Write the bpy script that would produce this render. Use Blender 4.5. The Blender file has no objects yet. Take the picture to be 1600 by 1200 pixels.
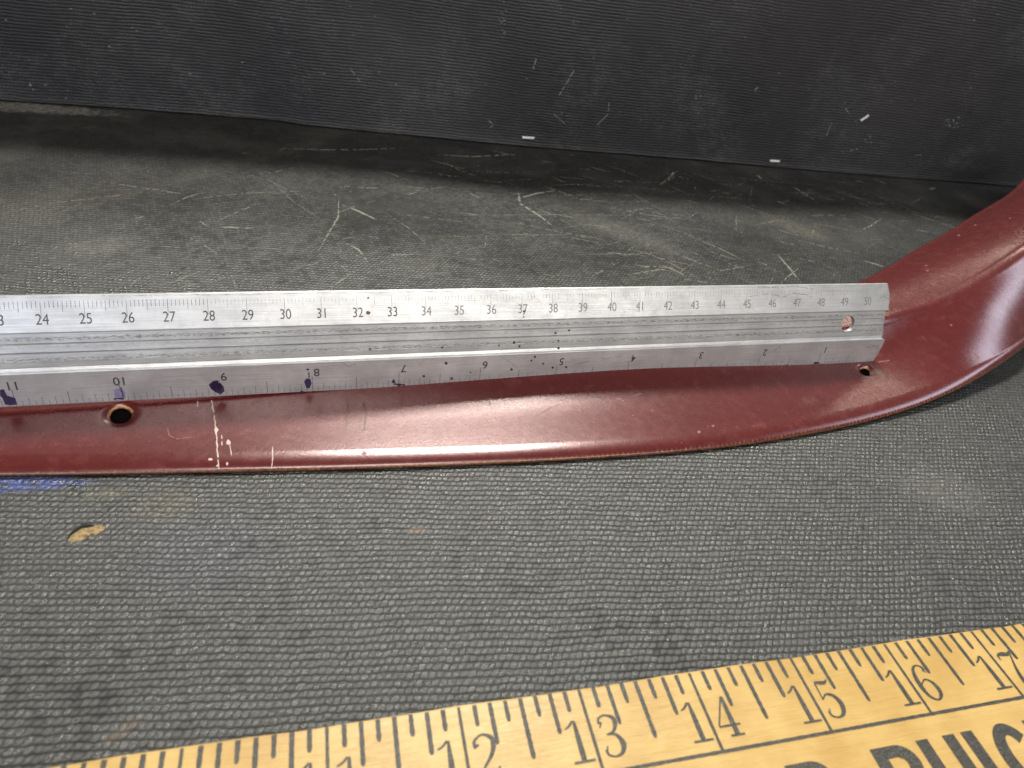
import bpy, bmesh, math, random
from mathutils import Vector, Matrix, Euler
from mathutils.bvhtree import BVHTree
random.seed(7)
SC = bpy.context.scene
COL = SC.collection
MM = 0.001

# ------------------------------------------------------------------ camera
F_PX, PITCH, ROLL, CAM_H = 1108.45, 0.646418, 0.163819, 140.93      # pixels of a 1600-wide frame, radians, mm
cp, sp, cr, sr = math.cos(PITCH), math.sin(PITCH), math.cos(ROLL), math.sin(ROLL)
fwd = Vector((0, cp, -sp)); rt0 = Vector((1, 0, 0)); up0 = rt0.cross(fwd)
right = rt0 * cr + up0 * sr
upv = up0 * cr - rt0 * sr
cam_d = bpy.data.cameras.new('camera')
cam = bpy.data.objects.new('camera', cam_d); COL.objects.link(cam)
M = Matrix.Identity(4)
for i in range(3):
    M[i][0], M[i][1], M[i][2] = right[i], upv[i], -fwd[i]
M.translation = Vector((0, 0, CAM_H * MM))
cam.matrix_world = M
cam_d.sensor_width = 36.0
cam_d.lens = 36.0 * F_PX / 1600.0
cam_d.clip_start = 0.005; cam_d.clip_end = 20.0
cam_d.dof.use_dof = True
cam_d.dof.focus_distance = 0.222
cam_d.dof.aperture_fstop = 22.0
SC.camera = cam

# ------------------------------------------------------------------ world and lamps
SC.view_settings.view_transform = 'Standard'
SC.view_settings.look = 'None'
SC.view_settings.exposure = 0.0
SC.view_settings.gamma = 1.0
world = bpy.data.worlds.new('World'); SC.world = world; world.use_nodes = True
bg = world.node_tree.nodes['Background']
bg.inputs['Color'].default_value = (1.0, 0.96, 0.90, 1); bg.inputs['Strength'].default_value = 0.20

def lamp(name, loc_mm, target_mm, sx, sy, power, color, spread=None):
    l = bpy.data.lights.new(name, 'AREA'); l.shape = 'RECTANGLE'
    l.size = sx * MM; l.size_y = sy * MM; l.energy = power; l.color = color
    if spread: l.spread = math.radians(spread)
    o = bpy.data.objects.new(name, l); COL.objects.link(o)
    p = Vector(loc_mm) * MM; t = Vector(target_mm) * MM
    o.location = p; o.rotation_euler = (t - p).to_track_quat('-Z', 'Y').to_euler()
    return o
lamp('ceiling_tube_near', (-70, 1000, 1200), (0, 150, 0), 440, 150, 33, (1.0, 0.98, 0.89))
lamp('ceiling_tube_far', (-720, 1330, 1200), (0, 150, 0), 300, 110, 3.2, (1.0, 0.94, 0.82))
lamp('ceiling_tube_mid', (-380, 1600, 1200), (0, 150, 0), 480, 130, 4.4, (1.0, 0.93, 0.80))
lamp('crest_glint_lamp', (930, 1675, 865), (185, 270, 20), 360, 70, 1.6, (1.0, 0.86, 0.70))  # added lamp that draws the thin highlight along the trim's crest
lamp('ceiling_light_overhead', (150, -650, 1450), (0, 150, 0), 700, 500, 16, (1.0, 0.95, 0.87))
lamp('window_behind', (1040, -1260, 1150), (100, 180, 0), 1300, 800, 13.5, (1.0, 0.95, 0.88))
lamp('window_left', (-450, -1800, 800), (-50, 250, 50), 800, 800, 9, (0.70, 0.80, 1.0))
lamp('window_right', (1350, 641, 1000), (184, 262, 18), 380, 420, 3.6, (0.76, 0.84, 1.0))

# ------------------------------------------------------------------ helpers
CAM = Vector((0, 0, CAM_H))
def ray(px, py):
    """direction of a line of sight, used only to measure where things stand"""
    return (right * ((px - 800) / F_PX) + upv * ((600 - py) / F_PX) + fwd)
def ground(px, py, z=0.0):
    w = ray(px, py); return CAM + w * ((z - CAM.z) / w.z)
def on_plane(px, py, P0, N):
    w = ray(px, py); return CAM + w * (N.dot(P0 - CAM) / N.dot(w))

def tag(o, label=None, cat=None, group=None, kind=None):
    if label: o['label'] = label
    if cat: o['category'] = cat
    if group: o['group'] = group
    if kind: o['kind'] = kind
    return o
def empty(name, loc_mm):
    o = bpy.data.objects.new(name, None); COL.objects.link(o); o.location = Vector(loc_mm) * MM
    o.empty_display_size = 0.01
    return o
def mesh_obj(name, verts, faces, mat, parent=None, smooth=False, uvs=None):
    """verts in world mm; the object sits under its parent with the parent's location taken off"""
    off = Vector((0, 0, 0))
    if parent is not None:
        q = parent
        while q is not None:
            off += q.location; q = q.parent
    me = bpy.data.meshes.new(name)
    me.from_pydata([(v[0] * MM - off.x, v[1] * MM - off.y, v[2] * MM - off.z) for v in verts], [], faces)
    me.update()
    if uvs is not None:
        l = me.uv_layers.new(name='UVMap')
        for lp in me.loops:
            l.data[lp.index].uv = uvs[lp.vertex_index]
    if smooth:
        me.shade_smooth()
    me.materials.append(mat)
    o = bpy.data.objects.new(name, me); COL.objects.link(o)
    if parent is not None: o.parent = parent
    return o

# ---- node helpers
class NT:
    def __init__(s, name):
        s.m = bpy.data.materials.new(name); s.m.use_nodes = True
        s.t = s.m.node_tree; s.n = s.t.nodes; s.l = s.t.links
        s.b = s.n['Principled BSDF']
    def new(s, typ, **kw):
        n = s.n.new(typ)
        for k, v in kw.items(): setattr(n, k, v)
        return n
    def val(s, sock, v):
        if isinstance(v, (int, float, tuple, list)): sock.default_value = v
        else: s.l.new(v, sock)
    def math(s, op, a, b=None, c=None, clamp=False):
        n = s.new('ShaderNodeMath', operation=op, use_clamp=clamp)
        s.val(n.inputs[0], a)
        if b is not None: s.val(n.inputs[1], b)
        if c is not None: s.val(n.inputs[2], c)
        return n.outputs[0]
    def vmath(s, op, a, b=None, scale=None):
        n = s.new('ShaderNodeVectorMath', operation=op)
        s.val(n.inputs[0], a)
        if b is not None: s.val(n.inputs[1], b)
        if scale is not None: s.val(n.inputs['Scale'], scale)
        return n.outputs[0]
    def mapping(s, vec, loc=(0, 0, 0), rot=(0, 0, 0), scale=(1, 1, 1)):
        n = s.new('ShaderNodeMapping'); s.l.new(vec, n.inputs[0])
        n.inputs['Location'].default_value = loc; n.inputs['Rotation'].default_value = rot; n.inputs['Scale'].default_value = scale
        return n.outputs[0]
    def noise(s, vec, scale, detail=3, rough=0.5, color=False, dist=0.0):
        n = s.new('ShaderNodeTexNoise'); s.l.new(vec, n.inputs['Vector'])
        n.inputs['Scale'].default_value = scale; n.inputs['Detail'].default_value = detail; n.inputs['Roughness'].default_value = rough
        n.inputs['Distortion'].default_value = dist
        return n.outputs['Color' if color else 'Fac']
    def ramp(s, fac, stops, interp='LINEAR'):
        n = s.new('ShaderNodeValToRGB'); s.l.new(fac, n.inputs[0]); r = n.color_ramp; r.interpolation = interp
        while len(r.elements) < len(stops): r.elements.new(0.5)
        for e, (p, c) in zip(r.elements, stops):
            e.position = p; e.color = (c, c, c, 1) if isinstance(c, (int, float)) else (*c, 1)
        return n.outputs[0]
    def sstep(s, x, lo, hi):
        n = s.new('ShaderNodeMapRange', interpolation_type='SMOOTHSTEP')
        s.val(n.inputs['Value'], x); n.inputs['From Min'].default_value = lo; n.inputs['From Max'].default_value = hi
        return n.outputs[0]
    def mix(s, fac, a, b):
        n = s.new('ShaderNodeMix', data_type='RGBA')
        s.val(n.inputs[0], fac)
        for sock, v in ((n.inputs[6], a), (n.inputs[7], b)):
            if isinstance(v, tuple): sock.default_value = (*v, 1) if len(v) == 3 else v
            else: s.l.new(v, sock)
        return n.outputs[2]
    def bump(s, h, dist, strength=1.0, normal=None):
        n = s.new('ShaderNodeBump'); n.inputs['Strength'].default_value = strength; n.inputs['Distance'].default_value = dist
        s.l.new(h, n.inputs['Height'])
        if normal is not None: s.l.new(normal, n.inputs['Normal'])
        return n.outputs[0]
    def sep(s, v):
        n = s.new('ShaderNodeSeparateXYZ'); s.l.new(v, n.inputs[0]); return n.outputs
    def comb(s, x, y, z):
        n = s.new('ShaderNodeCombineXYZ')
        for i, v in enumerate((x, y, z)): s.val(n.inputs[i], v)
        return n.outputs[0]

def mat_simple(name, col, rough=0.5, metal=0.0, spec=0.5, var=0.25, nscale=400):
    t = NT(name); tc = t.new('ShaderNodeTexCoord').outputs['Object']
    nz = t.noise(tc, nscale, 3)
    c = t.mix(nz, tuple(x * (1 - var) for x in col), tuple(min(1, x * (1 + var)) for x in col))
    t.l.new(c, t.b.inputs['Base Color']); t.b.inputs['Roughness'].default_value = rough
    t.b.inputs['Metallic'].default_value = metal; t.b.inputs['Specular IOR Level'].default_value = spec
    return t.m

# ------------------------------------------------------------------ rubber material (floor and wall sheets)
def rubber(name, wall=False):
    t = NT(name)
    tc = t.new('ShaderNodeTexCoord').outputs['Object']
    p = t.vmath('SCALE', tc, scale=1000.0)                       # millimetres
    if wall: pr = t.mapping(p, rot=(math.radians(90), 0, 0))    # wall sheet is built in its own x / z plane
    else: pr = t.mapping(p, rot=(0, 0, math.radians(-12)))
    # wobble of the weave
    w1 = t.noise(pr, 0.035, 2, color=True); w2 = t.noise(pr, 0.45, 2, color=True)
    wob = t.vmath('ADD', t.vmath('SCALE', t.vmath('SUBTRACT', w1, (.5, .5, .5)), scale=2.2), t.vmath('SCALE', t.vmath('SUBTRACT', w2, (.5, .5, .5)), scale=1.0))
    q = t.vmath('ADD', pr, wob)
    x, y, z = t.sep(q)
    px_, py_ = 1.62, (1.75 if not wall else 1.6)
    v = t.math('DIVIDE', y, py_)
    row = t.math('FLOOR', v); fv = t.math('SUBTRACT', v, row)
    wn = t.new('ShaderNodeTexWhiteNoise', noise_dimensions='1D'); t.l.new(row, wn.inputs['W'])
    sh = t.math('MULTIPLY', fv, 0.45)
    u = t.math('ADD', t.math('SUBTRACT', t.math('DIVIDE', x, px_), sh), t.math('ADD', t.math('MULTIPLY', row, 0.37), t.math('MULTIPLY', wn.outputs['Value'], 0.16)))
    cu = t.math('FLOOR', u); fu = t.math('SUBTRACT', u, cu)
    bu = t.math('SINE', t.math('MULTIPLY', fu, math.pi)); bv = t.math('SINE', t.math('MULTIPLY', fv, math.pi))
    cell = t.new('ShaderNodeTexWhiteNoise', noise_dimensions='2D')
    t.l.new(t.comb(cu, row, 0.0), cell.inputs['Vector'])
    amp = t.math('ADD', t.math('MULTIPLY', cell.outputs['Value'], 0.6), 0.6)
    if wall:
        hb = t.math('MULTIPLY', t.math('POWER', bv, 0.7), t.math('ADD', t.math('MULTIPLY', t.math('POWER', bu, 0.6), t.math('MULTIPLY', amp, 0.35)), 0.5))
    else:
        hb = t.math('MULTIPLY', t.math('MULTIPLY', t.math('ADD', t.math('MULTIPLY', t.math('POWER', bu, 0.45), .78), .22), t.math('POWER', bv, 0.7)), amp)
    # how strongly the weave shows from place to place
    worn = t.sstep(t.noise(pr, 0.018, 2), 0.3, 0.62)
    if not wall:
        X, Y, Z = t.sep(p)
        far = t.sstep(Y, 175.0, 300.0)                            # the rubber is rubbed smoother at the back of the bench
        hb = t.math('MULTIPLY', hb, t.math('SUBTRACT', 1.0, t.math('MULTIPLY', far, 0.55)))
    mid = t.sstep(t.noise(pr, .16, 3, .6), .3, .65)
    hb = t.math('MULTIPLY', hb, t.math('ADD', t.math('ADD', t.math('MULTIPLY', worn, 0.4), t.math('MULTIPLY', mid, .35)), 0.32))
    fine = t.noise(pr, 1.7, 4, 0.8)
    micro = t.noise(pr, 4.2, 3, 0.7)
    h = t.math('ADD', t.math('ADD', hb, t.math('MULTIPLY', fine, 0.55)), t.math('MULTIPLY', micro, 0.25))
    # scuffs : stretched noise, thresholded
    def streak(rotdeg, sc, lo, hi, stretch, seedloc):
        mp = t.mapping(pr, loc=seedloc, rot=(0, 0, math.radians(rotdeg)) if not wall else (0, math.radians(rotdeg), 0),
                       scale=(1 / stretch, 1, 1))
        return t.sstep(t.noise(mp, sc, 3, 0.62, dist=0.6), lo, hi)
    s1 = streak(-22, 0.55, 0.69, 0.80, 7, (3, 11, 5)); s2 = streak(38, 0.7, 0.70, 0.80, 9, (31, 2, 7)); s3 = streak(6, 0.35, 0.66, 0.82, 5, (9, 41, 2))
    sc = t.math('MAXIMUM', t.math('MAXIMUM', s1, s2), s3)
    speck = t.sstep(t.noise(pr, 1.15, 2, 0.5), 0.755, 0.80)
    blot = t.sstep(t.noise(pr, 0.03, 3, 0.6), 0.42, 0.72)
    if wall:
        base = t.mix(t.noise(pr, 0.05, 4, 0.6), (0.009, 0.009, 0.0105), (0.022, 0.022, 0.025))
        base = t.mix(t.math('MULTIPLY', t.math('MULTIPLY', t.sstep(t.math('ADD', hb, t.math('MULTIPLY', t.math('SUBTRACT', fine, .5), 2.0)), 0.5, 1.1), t.sstep(t.noise(pr, .028, 3, .6), .38, .68)), 0.75), base, (0.13, 0.13, 0.142))  # rib tops lightened in patches: glints put into the colour
        base = t.mix(t.math('MULTIPLY', sc, 0.10), base, (0.2, 0.2, 0.2))
        base = t.mix(t.math('MULTIPLY', speck, 0.6), base, (0.26, 0.26, 0.28))
        rough = t.math('ADD', t.math('MULTIPLY', t.noise(pr, 0.06, 3), 0.25), 0.33)
    else:
        base = t.mix(t.noise(pr, 0.04, 4, 0.6), (0.005, 0.005, 0.0045), (0.011, 0.0105, 0.0095))
        base = t.mix(t.math('MULTIPLY', t.sstep(t.math('ADD', hb, t.math('ADD', t.math('MULTIPLY', t.math('SUBTRACT', fine, .5), 2.4), t.math('MULTIPLY', t.math('SUBTRACT', micro, .5), 3.2))), 0.25, 1.15), 0.85), base, (0.038, 0.041, 0.035))  # worn weave tops lightened, gaps kept dark: glints and shade put into colour
        # dusty, scuffed strip between the trim and the wall
        zone = t.math('MULTIPLY', t.math('ADD', t.math('MULTIPLY', far, 0.9), 0.06), t.math('ADD', t.math('MULTIPLY', blot, 0.85), 0.15))
        base = t.mix(t.math('MULTIPLY', t.math('MULTIPLY', blot, far), 0.15), base, (0.105, 0.098, 0.08))
        base = t.mix(t.math('MULTIPLY', t.math('MULTIPLY', sc, zone), 0.8), base, (0.27, 0.25, 0.205))
        base = t.mix(t.math('MULTIPLY', speck, 0.6), base, (0.25, 0.22, 0.16))
        rough = t.math('ADD', t.math('ADD', t.math('MULTIPLY', t.noise(pr, 0.12, 4, .65), 0.40), 0.40), t.math('MULTIPLY', far, 0.14))
        rough = t.math('SUBTRACT', rough, t.math('MULTIPLY', t.sstep(hb, .15, .6), 0.36))
        brk = t.sstep(t.noise(t.mapping(pr, scale=(.45, 1.3, 1)), .75, 5, .75), .42, .66)
        def stain(px, py, rx, ry, ang, col, amt, nsc, cur, z=0.0, soft=0.35):
            c = ground(px, py, z)
            mp = t.mapping(p, loc=(-c.x, -c.y, 0))
            mp = t.mapping(mp, rot=(0, 0, math.radians(-ang)))
            mp = t.mapping(mp, scale=(1 / rx, 1 / ry, 0))
            n = t.new('ShaderNodeVectorMath', operation='LENGTH'); t.l.new(mp, n.inputs[0])
            dd = t.math('ADD', n.outputs['Value'], t.math('MULTIPLY', t.math('SUBTRACT', t.noise(p, nsc, 3), 0.5), 1.3))
            k = t.math('SUBTRACT', 1.0, t.sstep(dd, 1 - soft, 1 + soft))
            if rx > 3.5: k = t.math('MULTIPLY', k, t.math('ADD', t.math('MULTIPLY', brk, .85), .15))
            return t.mix(t.math('MULTIPLY', k, amt), cur, col)
        base = stain(22, 757, 15, 2.4, 16, (0.03, 0.07, 0.34), 0.75, 0.7, base, soft=.45)
        base = stain(320, 865, 14, 10, 10, (0.03, 0.035, 0.10), 0.3, 0.5, base, soft=.6)
        base = stain(190, 1142, 1.0, 3.6, -35, (0.05, 0.03, 0.014), 0.7, 1.2, base)
        base = stain(170, 772, 5, 1.4, 20, (0.16, 0.13, 0.06), 0.5, 0.9, base)
        base = stain(650, 828, 2.6, .8, 20, (0.10, 0.06, 0.03), 0.7, 1.2, base)
        base = stain(260, 790, 6, 5, 20, (0.13, 0.10, 0.05), 0.35, 0.9, base, soft=.6)
        base = stain(40, 168, 38, 7, 16, (0.30, 0.28, 0.24), 0.65, 0.2, base)
        base = stain(20, 330, 50, 14, 60, (0.09, 0.07, 0.055), 0.35, 0.1, base, soft=.7)
        base = stain(350, 262, 70, 5, 62, (0.10, 0.09, 0.07), 0.28, 0.12, base, soft=.6)
        base = stain(155, 385, 12, 6, 30, (0.17, 0.16, 0.14), 0.4, 0.35, base, soft=.6)
        base = stain(980, 365, 28, 9, -25, (0.16, 0.15, 0.125), 0.4, 0.25, base, soft=.6)
        base = stain(1240, 355, 16, 7, -25, (0.17, 0.15, 0.11), 0.4, 0.35, base, soft=.6)
        for (a_, b_, l_, w_, g_) in ((560, 305, 30, 4, 40), (700, 385, 26, 5, -30), (1100, 320, 30, 7, -25), (900, 300, 24, 5, 10), (1330, 305, 26, 4, -30), (640, 255, 30, 3, 12), (1180, 300, 40, 6, -28), (1060, 400, 20, 4, -40), (1000, 290, 26, 4, 60)):
            base = stain(a_, b_, l_, w_, g_, (0.11, 0.106, 0.095), .16, 0.3, base, soft=.7)
        base = stain(1475, 765, 14, 9, 0, (0.16, 0.155, 0.14), 0.4, 0.3, base, soft=.7)
        # small dark pits in the rubber
        for (a, b, r) in ((790, 810, 1.1), (942, 965, 1.0), (903, 974, .9), (1145, 942, 1.5), (1040, 882, 1.6), (1215, 945, 1.3), (930, 790, .6), (1350, 884, .8)):
            base = stain(a, b, r * .8, r * .5, 12, (0.004, 0.004, 0.004), 0.95, 1.6, base)
    t.l.new(base, t.b.inputs['Base Color'])
    t.l.new(rough, t.b.inputs['Roughness'])
    t.b.inputs['Specular IOR Level'].default_value = 0.6
    if not wall:
        sp_ = t.math('MULTIPLY', t.math('SUBTRACT', 1.0, t.math('MULTIPLY', far, .6)), t.math('ADD', t.math('MULTIPLY', t.sstep(hb, .02, .35), .75), .25))  # gloss held down in the weave gaps, standing in for cavity shade
        t.l.new(t.math('ADD', sp_, t.math('MULTIPLY', far, .12)), t.b.inputs['Specular IOR Level'])
    t.l.new(t.bump(h, 0.00036 if not wall else 0.00028, 1.0), t.b.inputs['Normal'])
    return t.m

rub_floor = rubber('rubber_bench'); rub_wall = rubber('rubber_wall', True)

# ------------------------------------------------------------------ the bench top
def sheet(name, x0, x1, y0, y1, nx, ny, mat, zf):
    vs = []; fs = []
    for j in range(ny + 1):
        for i in range(nx + 1):
            x = x0 + (x1 - x0) * i / nx; y = y0 + (y1 - y0) * j / ny
            vs.append((x, y, zf(x, y)))
    for j in range(ny):
        for i in range(nx):
            a = j * (nx + 1) + i; fs.append((a, a + 1, a + nx + 2, a + nx + 1))
    return mesh_obj(name, vs, fs, mat, smooth=True)
bench = sheet('bench_top', -1200, 1500, -700, 560, 90, 50, rub_floor, lambda x, y: 0.0)
tag(bench, 'black pebbled rubber mat covering the bench top, scuffed towards the back', kind='structure')

# ------------------------------------------------------------------ the rubber clad wall behind
seam = [(-286.5, 355.5), (-229.2, 373.0), (-165.1, 389.2), (-152.0, 392.6), (-140.2, 392.0), (-22.8, 415.9), (95.1, 445.6), (141.2, 455.6), (226.3, 476.2), (323.8, 501.9)]
seam = [(-286.5 - 900, 355.5 - 235)] + seam + [(323.8 + 1100, 501.9 + 290)]
def seam_at(x):
    for (xa, ya), (xb, yb) in zip(seam, seam[1:]):
        if xa <= x <= xb: return ya + (yb - ya) * (x - xa) / (xb - xa)
    return seam[-1][1]
W0 = Vector((-286.5, 355.5, 0)); WD = Vector((323.8 + 286.5, 501.9 - 355.5, 0)).normalized(); WN = Vector((WD.y, -WD.x, 0))   # WN faces the camera
wall = bpy.data.objects.new('wall', None)
vs = []; fs = []; NX, NZ = 150, 30; WALL_H = 126.0
us = [-820 + 2000 * i / NX for i in range(NX + 1)]
def wall_off(u, z):
    P = W0 + WD * u
    base = (seam_at(P.x) - P.y) / WD.x * 1.0
    bow = 3.0 * math.sin(u * 0.021 + .6) * min(1, z / 60) + 2.0 * math.sin(u * 0.047 + z * .012) * min(1, z / 50)
    lip = 0.8 * math.exp(-z / 1.5)
    return -base + bow + lip
for side in (0, 1):
    for j in range(NZ + 1):
        z = 0.6 + WALL_H * (j / NZ) ** 1.5
        for i, u in enumerate(us):
            o = wall_off(u, z) - side * 4.0
            vs.append((u, -o, z))        # wall frame : x along the seam, y away from the camera
n1 = (NX + 1) * (NZ + 1)
for side in (0, 1):
    for j in range(NZ):
        for i in range(NX):
            a = side * n1 + j * (NX + 1) + i; f = (a, a + 1, a + NX + 2, a + NX + 1); fs.append(f if side == 0 else f[::-1])
for i in range(NX):
    fs.append((i + 1, i, n1 + i, n1 + i + 1)); a = NZ * (NX + 1) + i; fs.append((a, a + 1, n1 + a + 1, n1 + a))
wall = mesh_obj('wall', vs, fs, rub_wall, smooth=True)
wall.location = W0 * MM; wall.rotation_euler = (0, 0, math.atan2(WD.y, WD.x))
tag(wall, 'upright black ribbed rubber sheet stapled along its foot behind the bench', kind='structure')
def wall_uz(px, py):
    P = on_plane(px, py, W0, WN); u = (P - W0).dot(WD)
    for _ in range(3):
        o = wall_off(u, P.z); P = on_plane(px, py, W0 + WN * o, WN); u = (P - W0).dot(WD)
    return u, P.z
print('wall heights', [round(wall_uz(x, 0)[1]) for x in (0, 800, 1600)])
staple_m = mat_simple('staple_steel', (0.85, 0.86, 0.9), 0.4, 0.1)
def child_of_wall(name, vs, fs, m, smooth=False):
    o = mesh_obj(name, vs, fs, m, smooth=smooth); o.parent = wall; return o
def staple(px, py, w, ang, lift):
    u, z = wall_uz(px, py); o = -wall_off(u, z)
    r = 0.55; bm_v = []; bm_f = []
    # bridge of the staple: a flattened wire with two legs bent into the rubber
    path = [(-w / 2, 0.6), (-w / 2, -lift * .6), (-w / 2 + .35, -lift), (w / 2 - .35, -lift), (w / 2, -lift * .6), (w / 2, 0.6)]
    ca, sa = math.cos(ang), math.sin(ang)
    for k, (a, d) in enumerate(path):
        for (hh, dd) in ((-r, -.2), (r, -.2), (r, .2), (-r, .2)):
            bm_v.append((u + a * ca - hh * sa, o + d + dd, z + a * sa + hh * ca))
    for k in range(len(path) - 1):
        for e in range(4):
            bm_f.append((k * 4 + e, k * 4 + (e + 1) % 4, k * 4 + 4 + (e + 1) % 4, k * 4 + 4 + e))
    bm_f.append((0, 1, 2, 3)); bm_f.append(tuple(len(bm_v) - 4 + i for i in (3, 2, 1, 0)))
    return child_of_wall('staple', bm_v, bm_f, staple_m)
staple(825, 214, 7.2, 0.02, 1.1); staple(1210, 250.5, 6.6, 0.02, 1.1); staple(1349, 183, 5.6, 0.75, 1.6)

# chalky rubs and nicks on the wall, a thin film of ragged flecks
chalk = mat_simple('chalk_rub', (0.22, 0.22, 0.24), 0.8, var=0.45, nscale=900)
def flecks_wall(spots):
    vs = []; fs = []
    for (px, py, rx, ry, n) in spots:
        for k in range(n):
            a = random.random() * 6.28; rr = math.sqrt(random.random())
            u, z = wall_uz(px + math.cos(a) * rr * rx, py + math.sin(a) * rr * ry); o = -wall_off(u, z) - 0.06
            l = random.uniform(.5, 1.5); h = random.uniform(.15, .5); sk = random.uniform(-.4, .4)
            b = len(vs)
            for (s, q) in ((-1, -.4), (-.3, -1), (.7, -.7), (1, .3), (.2, 1), (-.6, .6)):
                vs.append((u + s * l * .5, o, z + q * h * .6 + s * l * sk * .4 + random.uniform(-.08, .08)))
            fs.append(tuple(range(b, b + 6)))
    return vs, fs
spots = [(1390, 127, 9, 7, 9), (1356, 218, 6, 11, 12), (1492, 190, 17, 9, 22), (1334, 233, 7, 5, 3), (1088, 152, 8, 6, 4), (1435, 240, 8, 4, 3), (1207, 155, 3, 2, 1),
         (788, 30, 9, 30, 16), (900, 35, 5, 4, 3), (1085, 15, 8, 5, 4), (1328, 160, 8, 8, 4), (1318, 238, 2, 2, 1)]
for _ in range(75): spots.append((random.uniform(10, 1590), random.uniform(0, 200), 2, 2, 1))
v_, f_ = flecks_wall(spots)
tag(child_of_wall('rub_marks', v_, f_, chalk), kind='stuff')
def wall_line(pts, w):
    vs = []; fs = []
    P = [wall_uz(*p) for p in pts]; Q = []
    for (a, b) in zip(P, P[1:]):
        for k in range(8): Q.append((a[0] + (b[0] - a[0]) * k / 8 + random.uniform(-.1, .1), a[1] + (b[1] - a[1]) * k / 8))
    for i in range(len(Q) - 1):
        if random.random() < .22: continue
        (u0, z0), (u1, z1) = Q[i], Q[i + 1]; o = -wall_off(u0, z0) - .06; d = Vector((u1 - u0, z1 - z0)).normalized(); nx_, nz_ = -d.y * w, d.x * w
        b = len(vs); vs += [(u0 + nx_, o, z0 + nz_), (u0 - nx_, o, z0 - nz_), (u1 - nx_, o, z1 - nz_), (u1 + nx_, o, z1 + nz_)]; fs.append((b, b + 1, b + 2, b + 3))
    return vs, fs
for pts, w in (([(897, 110), (885, 130), (872, 151)], .22), ([(838, 92), (832, 110)], .25), ([(45, 128), (55, 145)], .3), ([(1318, 165), (1330, 182)], .18), ([(1300, 192), (1290, 215)], .2),
               ([(952, 160), (950, 178), (930, 198)], .16), ([(763, 188), (771, 195), (765, 200)], .2), ([(865, 178), (885, 195)], .12), ([(548, 108), (565, 130)], .15), ([(1185, 135), (1178, 143)], .25)):
    v_, f_ = wall_line(pts, w); child_of_wall('scratch', v_, f_, chalk)

# ------------------------------------------------------------------ scratches on the bench
dust = mat_simple('pale_scuff', (0.165, 0.155, 0.125), 0.85, var=0.5, nscale=700)
def floor_scratch(vs, fs, pts, w, gap=.25, z=.05):
    Q = []
    for a, b in zip(pts, pts[1:]):
        n = max(3, int((b - a).length / 1.3))
        for k in range(n): Q.append(a.lerp(b, k / n) + Vector((random.uniform(-.18, .18), random.uniform(-.18, .18), 0)))
    Q.append(pts[-1]); N = len(Q)
    for i in range(N - 1):
        if random.random() < gap: continue
        d = (Q[i + 1] - Q[i]).normalized(); s = Vector((-d.y, d.x, 0))
        t0 = w * (0.25 + math.sin(math.pi * (i + .3) / N)) * random.uniform(.5, 1.1); t1 = w * (0.25 + math.sin(math.pi * (i + 1.3) / N)) * random.uniform(.5, 1.1)
        b = len(vs)
        for P in (Q[i] + s * t0, Q[i] - s * t0, Q[i + 1] - s * t1, Q[i + 1] + s * t1): vs.append((P.x, P.y, z))
        fs.append((b, b + 1, b + 2, b + 3))
vs = []; fs = []
lines = [([(436, 236), (442, 232), (455, 233), (500, 234), (560, 234), (640, 231)], .6), ([(685, 242), (740, 245), (805, 241)], .9), ([(770, 236), (805, 243)], .6), ([(672, 250), (725, 264)], .5),
         ([(530, 310), (528, 340), (515, 362), (498, 392)], .5), ([(534, 320), (560, 330), (592, 345)], .9), ([(340, 354), (368, 356), (400, 357)], .8), ([(540, 380), (560, 390), (575, 410)], .9),
         ([(518, 450), (530, 440), (548, 427)], .4), ([(810, 300), (812, 318), (840, 335), (862, 352)], 1.1), ([(805, 312), (840, 302), (868, 298)], .9), ([(1215, 398), (1230, 415), (1252, 442)], .7),
         ([(1240, 292), (1252, 300), (1272, 312)], .9), ([(1180, 270), (1190, 280)], .9), ([(1045, 282), (1052, 268)], .8), ([(1030, 290), (1060, 266)], .4), ([(1350, 408), (1366, 412), (1384, 418)], .8),
         ([(1035, 415), (1060, 425), (1068, 430)], .7), ([(905, 398), (1040, 395)], .25), ([(1100, 428), (1170, 415)], .35), ([(860, 290), (900, 288), (960, 293)], .35), ([(1000, 340), (1080, 368), (1130, 385)], .3),
         ([(300, 312), (380, 302), (480, 298)], .3), ([(620, 290), (680, 296)], .35), ([(560, 293), (590, 294)], .5), ([(760, 360), (758, 385)], .4), ([(260, 445), (310, 425)], .35), ([(1365, 280), (1385, 288)], .6), ([(1450, 296), (1462, 294)], .7),
         ([(1370, 308), (1440, 335)], .3), ([(1200, 355), (1260, 372)], .3)]
for px, w in lines: floor_scratch(vs, fs, [ground(*p) for p in px], w * .62)
for _ in range(290):
    cx_ = random.gauss(1050, 240) if random.random() < .72 else random.uniform(60, 1500); cy_ = random.uniform(262, 440)
    if cx_ < 20 or cx_ > 1540: continue
    if cy_ < 232 + 55 * (cx_ / 1600): continue
    a = random.choice([-25, -20, -32, 38, 5, 10, 60, 14]) + random.gauss(0, 10); L = random.expovariate(1 / 7.0) + 1.5
    c = ground(cx_, cy_); d = Vector((math.cos(math.radians(a)), math.sin(math.radians(a)), 0)); bend = Vector((-d.y, d.x, 0)) * random.uniform(-.12, .12) * L
    floor_scratch(vs, fs, [c - d * L, c + bend, c + d * L], random.uniform(.06, .26), gap=.35)
tag(mesh_obj('scuff_marks', vs, fs, dust, bench), kind='stuff')

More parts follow.
